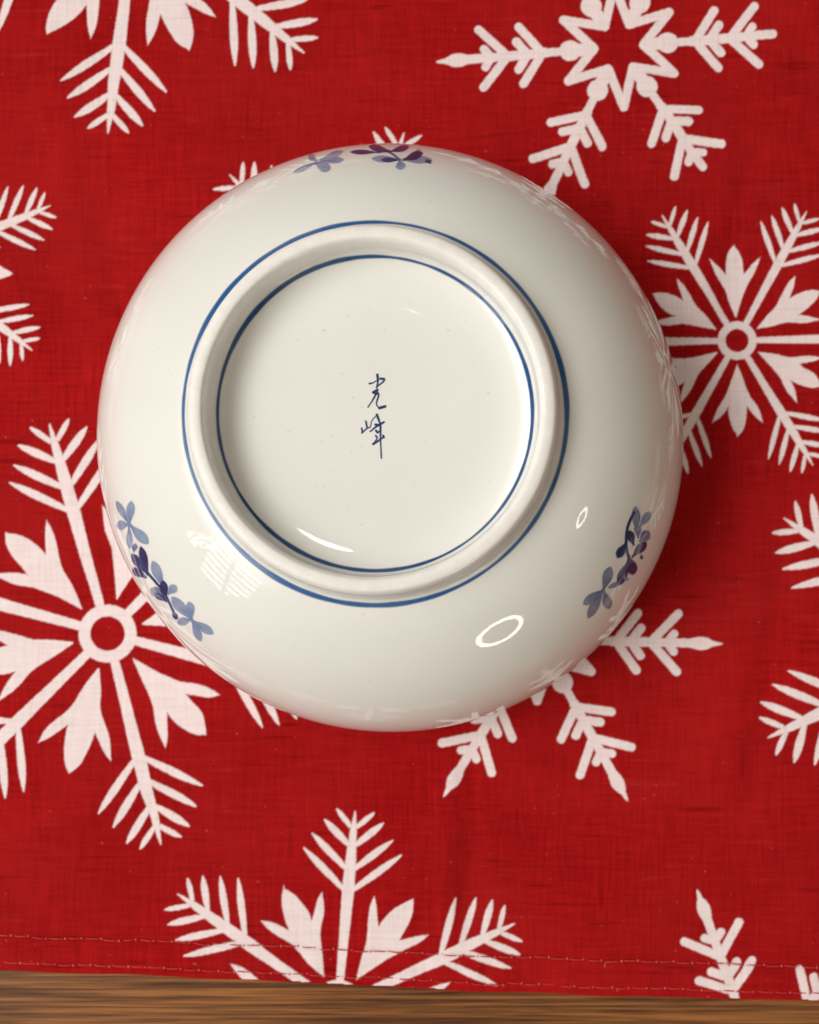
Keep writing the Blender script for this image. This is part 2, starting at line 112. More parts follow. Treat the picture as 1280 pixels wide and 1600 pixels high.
# ------------------------------------------------------------------ helpers
def link(name, me, parent=None, mat=None):
    o = bpy.data.objects.new(name, me); COL.objects.link(o)
    if parent: o.parent = parent
    if mat and me is not None: me.materials.append(mat)
    return o
def mesh(name, V, F, smooth_=True):
    me = bpy.data.meshes.new(name)
    V = np.asarray(V, float) * CM
    if isinstance(F, np.ndarray):
        k = F.shape[1]
        me.vertices.add(len(V)); me.vertices.foreach_set('co', V.ravel())
        me.loops.add(F.size); me.loops.foreach_set('vertex_index', F.ravel().astype(np.int32))
        me.polygons.add(len(F)); me.polygons.foreach_set('loop_start', np.arange(0, F.size, k, dtype=np.int32))
        me.polygons.foreach_set('loop_total', np.full(len(F), k, dtype=np.int32))
        me.update(calc_edges=True); me.validate()
    else:
        me.from_pydata([tuple(v) for v in V], [], F); me.update()
    if smooth_: me.polygons.foreach_set('use_smooth', np.ones(len(me.polygons), bool))
    return me
def paint_attr(me, rgba):
    a = me.color_attributes.new('paint', 'FLOAT_COLOR', 'POINT')
    rgba = np.asarray(rgba, np.float32); a.data.foreach_set('color', rgba.ravel())
    c = me.attributes.new('cover', 'FLOAT', 'POINT'); c.data.foreach_set('value', rgba[:, 3].copy())
def catmull(P, n=12):
    P = np.array(P, float); P = np.vstack([2 * P[0] - P[1], P, 2 * P[-1] - P[-2]]); o = []
    for i in range(1, len(P) - 2):
        p0, p1, p2, p3 = P[i - 1:i + 3]
        for t in np.arange(n) / n:
            o.append(.5 * ((2 * p1) + (-p0 + p2) * t + (2 * p0 - 5 * p1 + 4 * p2 - p3) * t * t + (-p0 + 3 * p1 - 3 * p2 + p3) * t ** 3))
    o.append(P[-2]); return np.array(o)
def poly_sdf(X, Y, poly):
    """signed distance to a closed polygon, negative inside"""
    P = np.asarray(poly, float); d2 = np.full(X.shape, 1e9); ins = np.zeros(X.shape, bool)
    for i in range(len(P)):
        ax, ay = P[i]; bx, by = P[(i + 1) % len(P)]
        ex, ey = bx - ax, by - ay; L = ex * ex + ey * ey
        if L < 1e-14: continue
        wx, wy = X - ax, Y - ay
        t = np.clip((wx * ex + wy * ey) / L, 0, 1)
        d2 = np.minimum(d2, (wx - t * ex) ** 2 + (wy - t * ey) ** 2)
        if ay != by:
            c = (ay > Y) != (by > Y)
            ins ^= c & (X < ex * (Y - ay) / ey + ax)
    return np.where(ins, -1, 1) * np.sqrt(d2)
def line_sdf(X, Y, pts, hw):
    d = np.full(X.shape, 1e9)
    for (ax, ay), (bx, by) in zip(pts[:-1], pts[1:]):
        ex, ey = bx - ax, by - ay; L = ex * ex + ey * ey
        t = np.clip(((X - ax) * ex + (Y - ay) * ey) / L, 0, 1)
        d = np.minimum(d, np.hypot(X - ax - t * ex, Y - ay - t * ey))
    return d - hw
def sstep(x, a, b):
    t = np.clip((x - a) / (b - a), 0, 1); return t * t * (3 - 2 * t)
def grid_faces(keep):
    """keep: bool per cell (ny,nx) -> quads with compacted vertex index"""
    ny, nx = keep.shape; j, i = np.nonzero(keep); W = nx + 1
    q = np.stack([j * W + i, j * W + i + 1, (j + 1) * W + i + 1, (j + 1) * W + i], 1)
    used, inv = np.unique(q, return_inverse=True)
    return used, inv.reshape(q.shape)
def thing(name, label, cat, group=None, loc=(0, 0, 0)):
    o = link(name, None); o.location = [c * CM for c in loc]
    o['label'] = label; o['category'] = cat
    if group: o['group'] = group
    return o

# ------------------------------------------------------------------ node helper
class N:
    def __init__(s, name):
        s.mat = bpy.data.materials.new(name); s.mat.use_nodes = True; s.nt = s.mat.node_tree
        s.b = s.nt.nodes['Principled BSDF']
    def n(s, t, **k):
        x = s.nt.nodes.new(t)
        for a, v in k.items(): setattr(x, a, v)
        return x
    def put(s, sock, v):
        if isinstance(v, bpy.types.NodeSocket): s.nt.links.new(v, sock)
        else: sock.default_value = v
    def math(s, op, a, b=0., c=None):
        x = s.n('ShaderNodeMath', operation=op); s.put(x.inputs[0], a); s.put(x.inputs[1], b)
        if c is not None: s.put(x.inputs[2], c)
        return x.outputs[0]
    def mix(s, f, a, b, mode='MIX'):
        x = s.n('ShaderNodeMix', data_type='RGBA', blend_type=mode)
        s.put(x.inputs[0], f); s.put(x.inputs[6], a); s.put(x.inputs[7], b); return x.outputs[2]
    def coords(s, scale=(1, 1, 1), rot=0.):
        tc = s.n('ShaderNodeTexCoord'); mp = s.n('ShaderNodeMapping')
        s.nt.links.new(tc.outputs['Object'], mp.inputs[0]); mp.inputs['Scale'].default_value = scale
        mp.inputs['Rotation'].default_value = (0, 0, rot); return mp.outputs[0]
    def noise(s, vec, scale, detail=3., rough=.55):
        x = s.n('ShaderNodeTexNoise'); s.put(x.inputs['Vector'], vec); x.inputs['Scale'].default_value = scale
        x.inputs['Detail'].default_value = detail; x.inputs['Roughness'].default_value = rough; return x.outputs[0]
    def ramp(s, v, a, b, lo=0., hi=1.):
        x = s.n('ShaderNodeMapRange'); s.put(x.inputs[0], v)
        for i, q in enumerate((a, b, lo, hi)): x.inputs[i + 1].default_value = q
        return x.outputs[0]
    def bump(s, h, strength, dist):
        x = s.n('ShaderNodeBump'); s.put(x.inputs['Height'], h); x.inputs['Strength'].default_value = strength
        x.inputs['Distance'].default_value = dist; s.nt.links.new(x.outputs[0], s.b.inputs['Normal'])

TILT = math.radians(-2.25)                   # the cloth lies a little askew to the camera

# porcelain with underglaze paint (paint attribute: rgb colour, alpha coverage)
def porcelain():
    n = N('glazed_porcelain'); at = n.n('ShaderNodeAttribute', attribute_name='paint'); cv = n.n('ShaderNodeAttribute', attribute_name='cover').outputs['Fac']
    c = n.coords()
    fine = n.noise(c, 900, 2); big = n.noise(c, 45, 2)
    white = n.mix(n.ramp(big, .3, .7), (.765, .77, .738, 1), (.798, .80, .772, 1))
    speck = n.ramp(n.noise(c, 1100, 0), .835, .86)
    white = n.mix(n.math('MULTIPLY', speck, .22), white, (.42, .34, .25, 1))
    pool = n.ramp(fine, .3, .60, .975, 1.0)
    n.put(n.b.inputs['Base Color'], n.mix(n.math('MULTIPLY', cv, pool), white, at.outputs['Color']))
    n.b.inputs['Roughness'].default_value = .035; n.b.inputs['IOR'].default_value = 1.47
    n.bump(n.noise(c, 160, 2), .05, .0003)
    return n.mat
M_PORC = porcelain()
def foot_clay():
    n = N('foot_porcelain'); c = n.coords()
    f = n.noise(c, 500, 3)
    n.put(n.b.inputs['Base Color'], n.mix(n.ramp(f, .35, .7), (.80, .79, .76, 1), (.85, .845, .815, 1)))
    sx = n.n('ShaderNodeSeparateXYZ'); n.nt.links.new(c, sx.inputs[0])
    bare = n.ramp(n.math('ADD', sx.outputs[2], n.math('MULTIPLY', n.noise(c, 60, 1), .0003)), .05528, .05542)     # the standing edge is wiped free of glaze
    n.put(n.b.inputs['Roughness'], n.math('ADD', n.math('MULTIPLY', bare, .42), .07)); n.b.inputs['IOR'].default_value = 1.5
    n.put(n.b.inputs['Base Color'], n.mix(n.math('MULTIPLY', bare, n.ramp(n.noise(c, 900, 3), .45, .75, 0., .16)), n.mix(n.ramp(f, .35, .7), (.80, .79, .76, 1), (.85, .845, .815, 1)), (.66, .60, .52, 1)))
    n.bump(n.math('MULTIPLY', bare, n.noise(c, 3200, 2)), .10, .0002)
    return n.mat
M_FOOT = foot_clay()

def cloth_material():
    n = N('printed_cotton'); at = n.n('ShaderNodeAttribute', attribute_name='paint'); cv = n.n('ShaderNodeAttribute', attribute_name='cover').outputs['Fac']
    c = n.coords((1, 1, 1), -TILT)
    def stretched(sx, sy, scale, d=2.):
        return n.noise(n.coords((sx, sy, 1), -TILT), scale, d)
    weft = stretched(.07, 1, 1250, 3.); warp = stretched(1, .07, 1250, 3.)
    slub = stretched(.085, 1, 620, 1.); slubv = stretched(1, .10, 620, 1.)
    broad = n.noise(c, 22, 3)
    dark = n.math('MULTIPLY', n.ramp(slub, .62, .74), n.ramp(n.noise(c, 60, 1), .42, .62))
    darkv = n.math('MULTIPLY', n.ramp(slubv, .64, .76), n.ramp(n.noise(c, 75, 1), .45, .65))
    light = n.math('MULTIPLY', n.ramp(slub, .40, .28), n.ramp(n.noise(c, 48, 1), .5, .65))
    thread = n.math('ADD', n.math('MULTIPLY', weft, .5), n.math('MULTIPLY', warp, .5))
    red = n.mix(n.ramp(thread, .32, .68), (.26, .0031, .0042, 1), (.43, .0086, .0100, 1))
    red = n.mix(n.ramp(broad, .35, .68, 0., .45), red, (.41, .015, .014, 1))
    red = n.mix(n.math('MULTIPLY', dark, .62), red, (.19, .003, .004, 1))
    red = n.mix(n.math('MULTIPLY', darkv, .5), red, (.21, .004, .005, 1))
    red = n.mix(n.math('MULTIPLY', light, .12), red, (.60, .06, .055, 1))
    fade = n.noise(n.coords((1, 1.6, 1), .4), 16, 3)
    red = n.mix(n.ramp(fade, .35, .65, .38, 0.), red, n.mix(1., red, (.62, .45, .55, 1), 'MULTIPLY'))
    fleck = n.ramp(n.noise(c, 900, 0), .835, .88)
    red = n.mix(n.math('MULTIPLY', fleck, .22), red, (.72, .22, .18, 1))
    white = n.mix(n.ramp(thread, .3, .7), (.76, .625, .64, 1), (.86, .745, .76, 1))
    cover = n.math('MULTIPLY', cv, n.ramp(thread, .25, .45, .9, 1.))
    n.put(n.b.inputs['Base Color'], n.mix(cover, red, white))
    n.b.inputs['Roughness'].default_value = .82; n.b.inputs['Specular IOR Level'].default_value = .03
    h = n.math('ADD', n.math('MULTIPLY', thread, .7), n.math('SUBTRACT', n.math('MULTIPLY', slub, .5), n.math('MULTIPLY', dark, .4)))
    n.bump(h, .7, .0005)
    return n.mat
M_CLOTH = cloth_material()

def thread_material(name, col, rough=.6):
    n = N(name); c = n.coords((1, 1, 1))
    n.put(n.b.inputs['Base Color'], n.mix(n.ramp(n.noise(c, 3000, 2), .3, .7), tuple(x * .75 for x in col) + (1,), tuple(col) + (1,)))
    n.b.inputs['Roughness'].default_value = rough; return n.mat
M_THREAD = thread_material('red_thread', (.60, .035, .035), .7)
M_PUNCT = thread_material('pale_fibre', (.58, .13, .12), .8)

def wood_material():
    n = N('brown_wood')
    g = n.coords((.018, 1, 1), -TILT)
    warp = n.noise(n.coords((.15, 1, 1), -TILT), 60, 2)
    vec = n.n('ShaderNodeVectorMath', operation='ADD'); n.put(vec.inputs[0], g)
    comb = n.n('ShaderNodeCombineXYZ'); n.put(comb.inputs[1], n.math('MULTIPLY', warp, .0016)); n.nt.links.new(comb.outputs[0], vec.inputs[1])
    v = vec.outputs[0]
    a = n.noise(v, 800, 3, .55); b = n.noise(v, 2000, 2, .5); f = n.noise(v, 3600, 2)
    col = n.mix(n.ramp(a, .40, .60), (.070, .022, .006, 1), (.30, .115, .030, 1))
    col = n.mix(n.ramp(b, .48, .60, 0., .7), col, (.045, .014, .0045, 1))
    col = n.mix(n.ramp(f, .45, .75, 0., .35), col, (.38, .16, .05, 1))
    n.put(n.b.inputs['Base Color'], col)
    n.b.inputs['Roughness'].default_value = .55; n.b.inputs['Specular IOR Level'].default_value = .25
    n.bump(n.math('ADD', b, n.math('MULTIPLY', f, .4)), .25, .0004)
    return n.mat
M_WOOD = wood_material()

# ------------------------------------------------------------------ cloth surface
K = 62.18                                    # photograph pixels per centimetre on the table; used only to note measurements
def P(x, y): return ((x - 724) / K, (867 - y) / K)
ct, st = math.cos(TILT), math.sin(TILT)
EDGE0 = P(0, 1515.5)                         # a point of the hemmed edge
def edge_coords(X, Y):
    """a along the hem, b up from it"""
    dx, dy = X - EDGE0[0], Y - EDGE0[1]
    return dx * ct + dy * st, -dx * st + dy * ct
def edge_wave(a): return .035 * np.sin(a * .36 + .4) + .012 * np.sin(a * 1.9 + 1.)
HEM = .83                                    # height of the upper seam above the edge
SEAM = (.20, .86)
CREASE = [(-.1, -7.2, 1.62, .45, .055, 2.6), (3.6, -6.6, .12, .5, .04, 4.5), (7.4, -2.4, 1.45, .6, .05, 4.0), (-9.2, 7.5, 1.7, .6, .045, 4.0), (-4.5, 11.8, .1, .55, .04, 5.0), (5.5, 10.5, .25, .6, .045, 3.5), (-9.5, -6.8, .3, .5, .04, 3.5), (6.6, 8.2, 1.5, .4, .03, 3.0)]
def cloth_z(X, Y):
    a, b = edge_coords(X, Y)
    z = .022 * np.sin(X * .9 + .6 * Y + 1.2) * np.sin(.55 * Y - .35 * X) + .011 * np.sin(2.1 * X - .7 * Y) * np.sin(1.3 * Y + .4 * X + 2)
    z = z + .0045 * np.sin(5.1 * X + 1.3 * Y) * np.sin(4.2 * Y - .9 * X)
    for (x0, y0, an, w, amp, ln) in CREASE:                       # soft folds left from ironing
        u = (X - x0) * math.cos(an) + (Y - y0) * math.sin(an); v = -(X - x0) * math.sin(an) + (Y - y0) * math.cos(an) + .12 * np.sin(u * .7 + x0)
        z = z + amp * (v / w) * np.exp(-(v / w) ** 2) * np.exp(-(u / ln) ** 4) * 2
    far = sstep(np.hypot(X + 1.64, Y - 2.62), 7.0, 8.4)          # pressed flat where the bowl stands
    z = z * (.25 + .75 * far)
    hem = .045 * sstep(b, HEM + .12, HEM - .02)
    for s0 in SEAM:
        ph = np.abs(np.sin(np.pi * a / .45))
        hem = hem - (.009 + .007 * ph) * np.exp(-((b - s0) / .045) ** 2)
    pk = .010 * np.sin(a * 7.1 + 2 * np.sin(a)) * np.exp(-((b - .5) / .35) ** 2)
    return z + hem + pk

# table ------------------------------------------------------------
table = thing('table', 'brown wood-grained table top showing along the bottom edge of the red cloth', 'table', loc=(0, 0, 0))
def boxmesh(name, x0, x1, y0, y1, z0, z1, bev=.15):
    import bmesh
    bm = bmesh.new(); bmesh.ops.create_cube(bm, size=1)
    for v in bm.verts: v.co = (((x0 + x1) / 2 + v.co.x * (x1 - x0)) * CM, ((y0 + y1) / 2 + v.co.y * (y1 - y0)) * CM, ((z0 + z1) / 2 + v.co.z * (z1 - z0)) * CM)
    bmesh.ops.bevel(bm, geom=bm.edges[:], offset=bev * CM, segments=3, affect='EDGES')
    me = bpy.data.meshes.new(name); bm.to_mesh(me); bm.free(); return me
link('table_top', boxmesh('table_top', -36, 34, -17, 30, -2.6, -.13), table, M_WOOD)

# cloth ------------------------------------------------------------
cloth = thing('tablecloth', 'red cotton tablecloth printed with white snowflakes, hemmed edge at the bottom', 'tablecloth')
A0, A1, B1 = -8., 30., 32.
na, nb = 460, 420
aa = np.linspace(A0, A1, na); bb = np.concatenate([np.linspace(0, 1.3, 70)[:-1], np.linspace(1.3, B1, nb - 69)])
AA, BB = np.meshgrid(aa, bb)
def from_edge(a, b): return EDGE0[0] + a * ct - b * st, EDGE0[1] + a * st + b * ct
wv = edge_wave(AA) * np.exp(-BB / 1.5)
XX, YY = from_edge(AA, BB + wv)
ZZ = cloth_z(XX, YY)
top = np.stack([XX, YY, ZZ], -1)
lip = top[0].copy(); lip1 = lip.copy(); lip1[:, 2] -= .012; lip1[:, 1] -= .010
lip2 = lip.copy(); lip2[:, 2] = -.122; lip2[:, 1] -= .006
lip3 = top[5].copy(); lip3[:, 2] = -.126
allv = np.concatenate([lip3[None], lip2[None], lip1[None], top]).reshape(-1, 3)
used, q = grid_faces(np.ones((nb + 2, na - 1), bool))
link('fabric', mesh('fabric', allv[used], q), cloth, M_CLOTH)

# snowflakes ---------------------------------------------------------
def lens(p0, p1, w0, wm, tm=.55, n=9, w1=0.0):
    p0 = np.array(p0, float); p1 = np.array(p1, float); d = p1 - p0; nn = np.array([-d[1], d[0]]) / np.hypot(*d)
    ts = np.linspace(0, 1, n); w = np.where(ts < tm, w0 + (wm - w0) * np.sin(np.pi / 2 * np.clip(ts / tm, 0, 1)), w1 + (wm - w1) * np.cos(np.pi / 2 * np.clip((ts - tm) / (1 - tm), 0, 1)) ** .8)
    up = [p0 + d * t + nn * x for t, x in zip(ts, w)]; dn = [p0 + d * t - nn * x for t, x in zip(ts, w)][::-1]
    return np.array(up + dn)
def rot(pts, ang):
    c, s = math.cos(ang), math.sin(ang); p = np.asarray(pts, float); return np.c_[p[:, 0] * c - p[:, 1] * s, p[:, 0] * s + p[:, 1] * c]
rng = np.random.default_rng(11)
def fern_flake(R, turn):
    """six fern-like arms, a ring, six three-lobed leaves: list of ('poly'|'line'|'ring', data)"""
    S = [('ring', (R * .106, R * .027))]
    for k in range(6):
        an = math.radians(turn + 60 * k + rng.normal(0, .7)); j = lambda s=.006: rng.normal(0, s)
        sh = [np.array([(.115, .020), (.40, .026), (.60, .031), (.75, .027), (.90, .017), (1.0, .003), (1.0, -.003), (.90, -.017), (.75, -.027), (.60, -.031), (.40, -.026), (.115, -.020)])]
        for b, e, l in ((.585, .79, .245), (.695, .87, .203), (.82, .95, .158), (.915, 1.0, .10)):
            for sgn in (1, -1):
                sh.append(lens((b, sgn * .012), (e + j(), sgn * (l + j())), .010, .0185 if b < .9 else .0135, .55, w1=.003))
        S += [('poly', rot(q * R, an)) for q in sh]
        an2 = an + math.radians(30)
        hl = np.array([(.165, .003), (.265, .043), (.34, .070), (.391, .099), (.454, .146), (.51, .175), (.565, .193), (.53, .146), (.49, .104), (.452, .069), (.50, .068), (.56, .058), (.615, .036)])
        hl = hl * (1, .9); up_, dn_ = hl + rng.normal(0, .0022, hl.shape), hl + rng.normal(0, .0022, hl.shape)
        tip = np.array([(.665 + j(), j(.004))])
        def smooth_(q):
            return np.vstack([catmull(q[:7], 3), catmull(q[6:10], 3)[1:], catmull(np.vstack([q[9:], tip]), 3)[1:]])
        leaf = [np.vstack([smooth_(up_), (smooth_(dn_) * (1, -1))[::-1][1:]])]
        S += [('poly', rot(q * R, an2)) for q in leaf]
    return S
def star_flake(R, turn, ends=(1, 1, 1, 1, 1, 1)):
    S = []; zig = []
    for k in range(12):
        an = math.radians(turn + 30 * k); r = (.135 if k % 2 == 0 else .335) * R
        zig.append((r * math.cos(an), r * math.sin(an)))
    for i in range(12): S.append(('line', ([zig[i], zig[(i + 1) % 12]], R * .024)))
    for k in range(6):
        an = math.radians(turn + 60 * k + rng.normal(0, .7)); e = ends[k]
        def ln(pts, hw): S.append(('line', (rot(np.array(pts) * R, an), hw * R)))
        ln([(.265, 0), (.27, 0)], .056)
        ln([(.15, 0), (.26, 0)], .035)
        ln([(.27, 0), (.42, 0)], .022); ln([(.40, 0), (.62, 0)], .026); ln([(.6, 0), (.86 * min(e, 1) if e < 1 else .86, 0)], .024)
        for sgn in (1, -1):
            ln([(.42, 0), (.535, sgn * .155)], .0235)
            ln([(.50, 0), (.555, sgn * .075)], .024)
            ln([(.61, 0), (.755, sgn * .158)], .0235)
            ln([(.70, 0), (.735, sgn * .048)], .023)
        if e >= 1:
            S.append(('poly', rot(lens((.82, 0), (.965, 0), .022, .036, .45) * R, an)))
            S.append(('poly', rot(lens((.90, 0), (1.0, 0), .022, .017, .1, w1=.002) * R, an)))
    return S
def print_flake(name, cx, cy, R, shapes, label, cell=.024, soft=.022):
    (X0, Y0) = P(cx, cy); R = R / K; lim = R * 1.06
    n = int(2 * lim / cell); g = np.linspace(-lim, lim, n + 1); X, Y = np.meshgrid(g, g)
    d = np.full(X.shape, 9.)
    for kind, s in shapes:
        if kind == 'ring': d = np.minimum(d, np.abs(np.hypot(X, Y) - s[0] / K) - s[1] / K); continue
        pts = np.asarray(s if kind == 'poly' else s[0]) / K; hw = 0 if kind == 'poly' else s[1] / K
        lo = pts.min(0) - hw - .1; hi = pts.max(0) + hw + .1
        i0, i1 = np.searchsorted(g, [lo[0], hi[0]]); j0, j1 = np.searchsorted(g, [lo[1], hi[1]])
        if i1 <= i0 or j1 <= j0: continue
        sl = (slice(j0, j1), slice(i0, i1))
        dd = poly_sdf(X[sl], Y[sl], pts) if kind == 'poly' else line_sdf(X[sl], Y[sl], pts, hw)
        d[sl] = np.minimum(d[sl], dd)
    WX, WY = X + X0, Y + Y0
    d = d + .006 * np.sin(WX * 31 + 3 * np.sin(WY * 17)) * np.sin(WY * 29)       # ragged print edge
    a, b = edge_coords(WX, WY); b = b - edge_wave(a) * np.exp(-np.maximum(b, 0) / 1.5)
    ok = (d < soft) & (b > .02) & (b < B1 - .1) & (a > A0 + .1) & (a < A1 - .1)
    keep = ok[:-1, :-1] | ok[1:, :-1] | ok[:-1, 1:] | ok[1:, 1:]
    inb = (b > 0.012) & (b < B1 - .05) & (a > A0 + .05) & (a < A1 - .05)
    keep &= inb[:-1, :-1] & inb[1:, :-1] & inb[:-1, 1:] & inb[1:, 1:]
    used, q = grid_faces(keep)
    V = np.stack([WX, WY, cloth_z(WX, WY) + .003], -1).reshape(-1, 3)[used]
    me = mesh(name, V, q); al = sstep(d, soft, -soft).ravel()[used]
    paint_attr(me, np.c_[np.ones((len(V), 3)), al])
    o = link(name, me, cloth, M_CLOTH); o['label'] = label
    return o
FERN = [(168, 990, 340, 45, 'large white fern-armed snowflake print left of the bowl'),
        (1152, 532, 228, 1, 'small white fern-armed snowflake print right of the bowl'),
        (211, -127, 337, 22, 'white fern-armed snowflake print cut off by the top left corner'),
        (-131, 410, 228, 23, 'white fern-armed snowflake print cut off by the left edge'),
        (528, 1571, 305, 85.2, 'white fern-armed snowflake print cut off by the bottom hem'),
        (1508, 1003, 342, 25.8, 'white fern-armed snowflake print cut off by the right edge'),
        (552, 474, 278, 14, 'white fern-armed snowflake print mostly hidden under the bowl')]
for cx, cy, R, tn, lb in FERN: print_flake('snowflake_print', cx, cy, R, fern_flake(R, tn), lb)
print_flake('snowflake_print', 967, 73, 286, star_flake(286, 4.5, (.98, 1, 1, 1, 1, .93)), 'white star-centred snowflake print at the top right')
print_flake('snowflake_print', 842, 999, 287, star_flake(287, -1.5), 'white star-centred snowflake print half under the lower right of the bowl')
print_flake('snowflake_print', 1184, 1661, 287, star_flake(287, 49), 'white star-centred snowflake print cut off by the hem at the bottom right')

# stitches -------------------------------------------------------------
def stitch_mesh():
    V, F, nseg, nr = [], [], 8, 6
    L = .36
    for i in range(nseg + 1):
        t = i / nseg; x = (t - .5) * L; h = .012 * math.sin(math.pi * t) ** .6 - .012 * (1 - math.sin(math.pi * t) ** .5); r = .016 * (.55 + .45 * math.sin(math.pi * t) ** .5)
        for k in range(nr):
            an = 2 * math.pi * k / nr; V.append((x, r * math.cos(an), h + r * .7 * math.sin(an)))
    for i in range(nseg):
        for k in range(nr): F.append((i * nr + k, i * nr + (k + 1) % nr, (i + 1) * nr + (k + 1) % nr, (i + 1) * nr + k))
    nf = len(F); c = len(V); V.append((L / 2 + .045, 0, .012))
    for k in range(8):
        an = 2 * math.pi * k / 8; V.append((L / 2 + .045 + .024 * math.cos(an), .032 * math.sin(an), -.004))
    for k in range(8): F.append((c, c + 1 + k, c + 1 + (k + 1) % 8))
    me = mesh('stitch', V, F); me.materials.append(M_THREAD); me.materials.append(M_PUNCT)
    for p in me.polygons[nf:]: p.material_index = 1
    return me
SM = stitch_mesh()
for row, s0 in enumerate(SEAM):
    for i in range(49):
        a = -.6 + .45 * i + (.2 if row else 0); b = s0 + rng.normal(0, .010)
        x, y = from_edge(a, b + float(edge_wave(a)) * math.exp(-b / 1.5))
        o = link('stitch', SM, cloth); o.location = (x * CM, y * CM, (float(cloth_z(np.array(x), np.array(y))) + .008) * CM)
        o.rotation_euler = (0, 0, TILT + rng.normal(0, .05)); sc = rng.uniform(.8, 1.08); o.scale = (sc, rng.uniform(.8, 1.1), 1)

# ------------------------------------------------------------------ bowl
AX = (-1.639, 2.622)
bowl = thing('bowl', 'white porcelain bowl turned upside down with blue painted sprigs and blue rings', 'bowl', loc=(AX[0], AX[1], .015))
FOOT = [(3.593, 5.0), (3.51, 5.03), (3.452, 5.085), (3.408, 5.20), (3.372, 5.33), (3.335, 5.44), (3.285, 5.508), (3.21, 5.535), (3.115, 5.536), (3.06, 5.51), (3.026, 5.44), (3.012, 5.30), (3.003, 5.16), (2.975, 5.07), (2.90, 5.005)]
BASE = [(2.90 - .09 * k, 4.865 + .14 * (1 - k / 10) ** 3) for k in range(11)] + [(1.6, 4.863), (.9, 4.862), (.3, 4.862), (.001, 4.862)]
INN = [(6.69, 0), (6.60, .03), (6.55, .12), (6.52, .35), (6.44, .85), (6.21, 1.82), (5.84, 2.75), (5.28, 3.52), (4.6, 4.08), (3.8, 4.42), (2.6, 4.58), (1.2, 4.62), (.001, 4.62)]
def arc(R, zr, rf, zf, p0, p1, n=140):
    """wall profile whose slope grows smoothly from the foot to the rim"""
    u = np.linspace(0, 1, n); lo, hi = .2, 4.
    for _ in range(60):
        p = (lo + hi) / 2; a = np.radians(p0 + (p1 - p0) * u ** p); m = (a[1:] + a[:-1]) / 2
        if np.sin(m).sum() / np.cos(m).sum() > (zf - zr) / (R - rf): lo = p
        else: hi = p
    k = (R - rf) / np.cos(m).sum()
    return np.c_[rf + k * np.r_[0, np.cumsum(np.cos(m))], zf - k * np.r_[0, np.cumsum(np.sin(m))]][::-1]
PO = np.vstack([catmull([(6.69, 0), (6.81, .05), (6.88, .17), (6.9, .32)], 10)[:-1], arc(6.9, .32, 3.593, 5.0, 16, 88)]); SO = np.r_[0, np.cumsum(np.hypot(*np.diff(PO, axis=0).T))]
def wob(th, z):                                 # hand-thrown: very slightly out of round
    return 1 + .0012 * np.sin(2 * th + .7) + .0006 * np.sin(3 * th + 2 + z * .3)
def lathe(name, prof, seg=384, flip=False):
    prof = np.asarray(prof); n = len(prof); th = np.linspace(0, 2 * np.pi, seg, endpoint=False)
    T, I = np.meshgrid(th, np.arange(n)); r = prof[I, 0] * wob(T, prof[I, 1]); z = prof[I, 1]
    V = np.stack([r * np.cos(T), r * np.sin(T), z], -1).reshape(-1, 3)
    j, i = np.meshgrid(np.arange(n - 1), np.arange(seg), indexing='ij'); i2 = (i + 1) % seg
    q = np.stack([j * seg + i, j * seg + i2, (j + 1) * seg + i2, (j + 1) * seg + i], -1).reshape(-1, 4)
    if flip: q = q[:, ::-1].copy()
    return mesh(name, V, q)
shell = np.vstack([catmull(INN, 8)[::-1][:-1], PO])
link('body', lathe('body', shell), bowl, M_PORC)
foot_o = link('foot_ring', lathe('foot_ring', catmull(FOOT, 8)), bowl, M_FOOT); foot_o['label'] = 'smooth cream foot ring standing up from the upturned bowl'
base_o = link('base', lathe('base', catmull(BASE, 8)), bowl, M_PORC); base_o['label'] = 'round recessed base with the blue mark in the foot ring'

def on_outer(th, s, off=.0025):
    r = np.interp(s, SO, PO[:, 0]); z = np.interp(s, SO, PO[:, 1])
    ds = .02; dr = np.interp(s + ds, SO, PO[:, 0]) - np.interp(s - ds, SO, PO[:, 0]); dz = np.interp(s + ds, SO, PO[:, 1]) - np.interp(s - ds, SO, PO[:, 1])
    L = np.hypot(dr, dz); nr, nz = dz / L, -dr / L
    r = r * wob(th, z) + nr * off; z = z + nz * off
    return np.stack([r * np.cos(th), r * np.sin(th), z], -1)

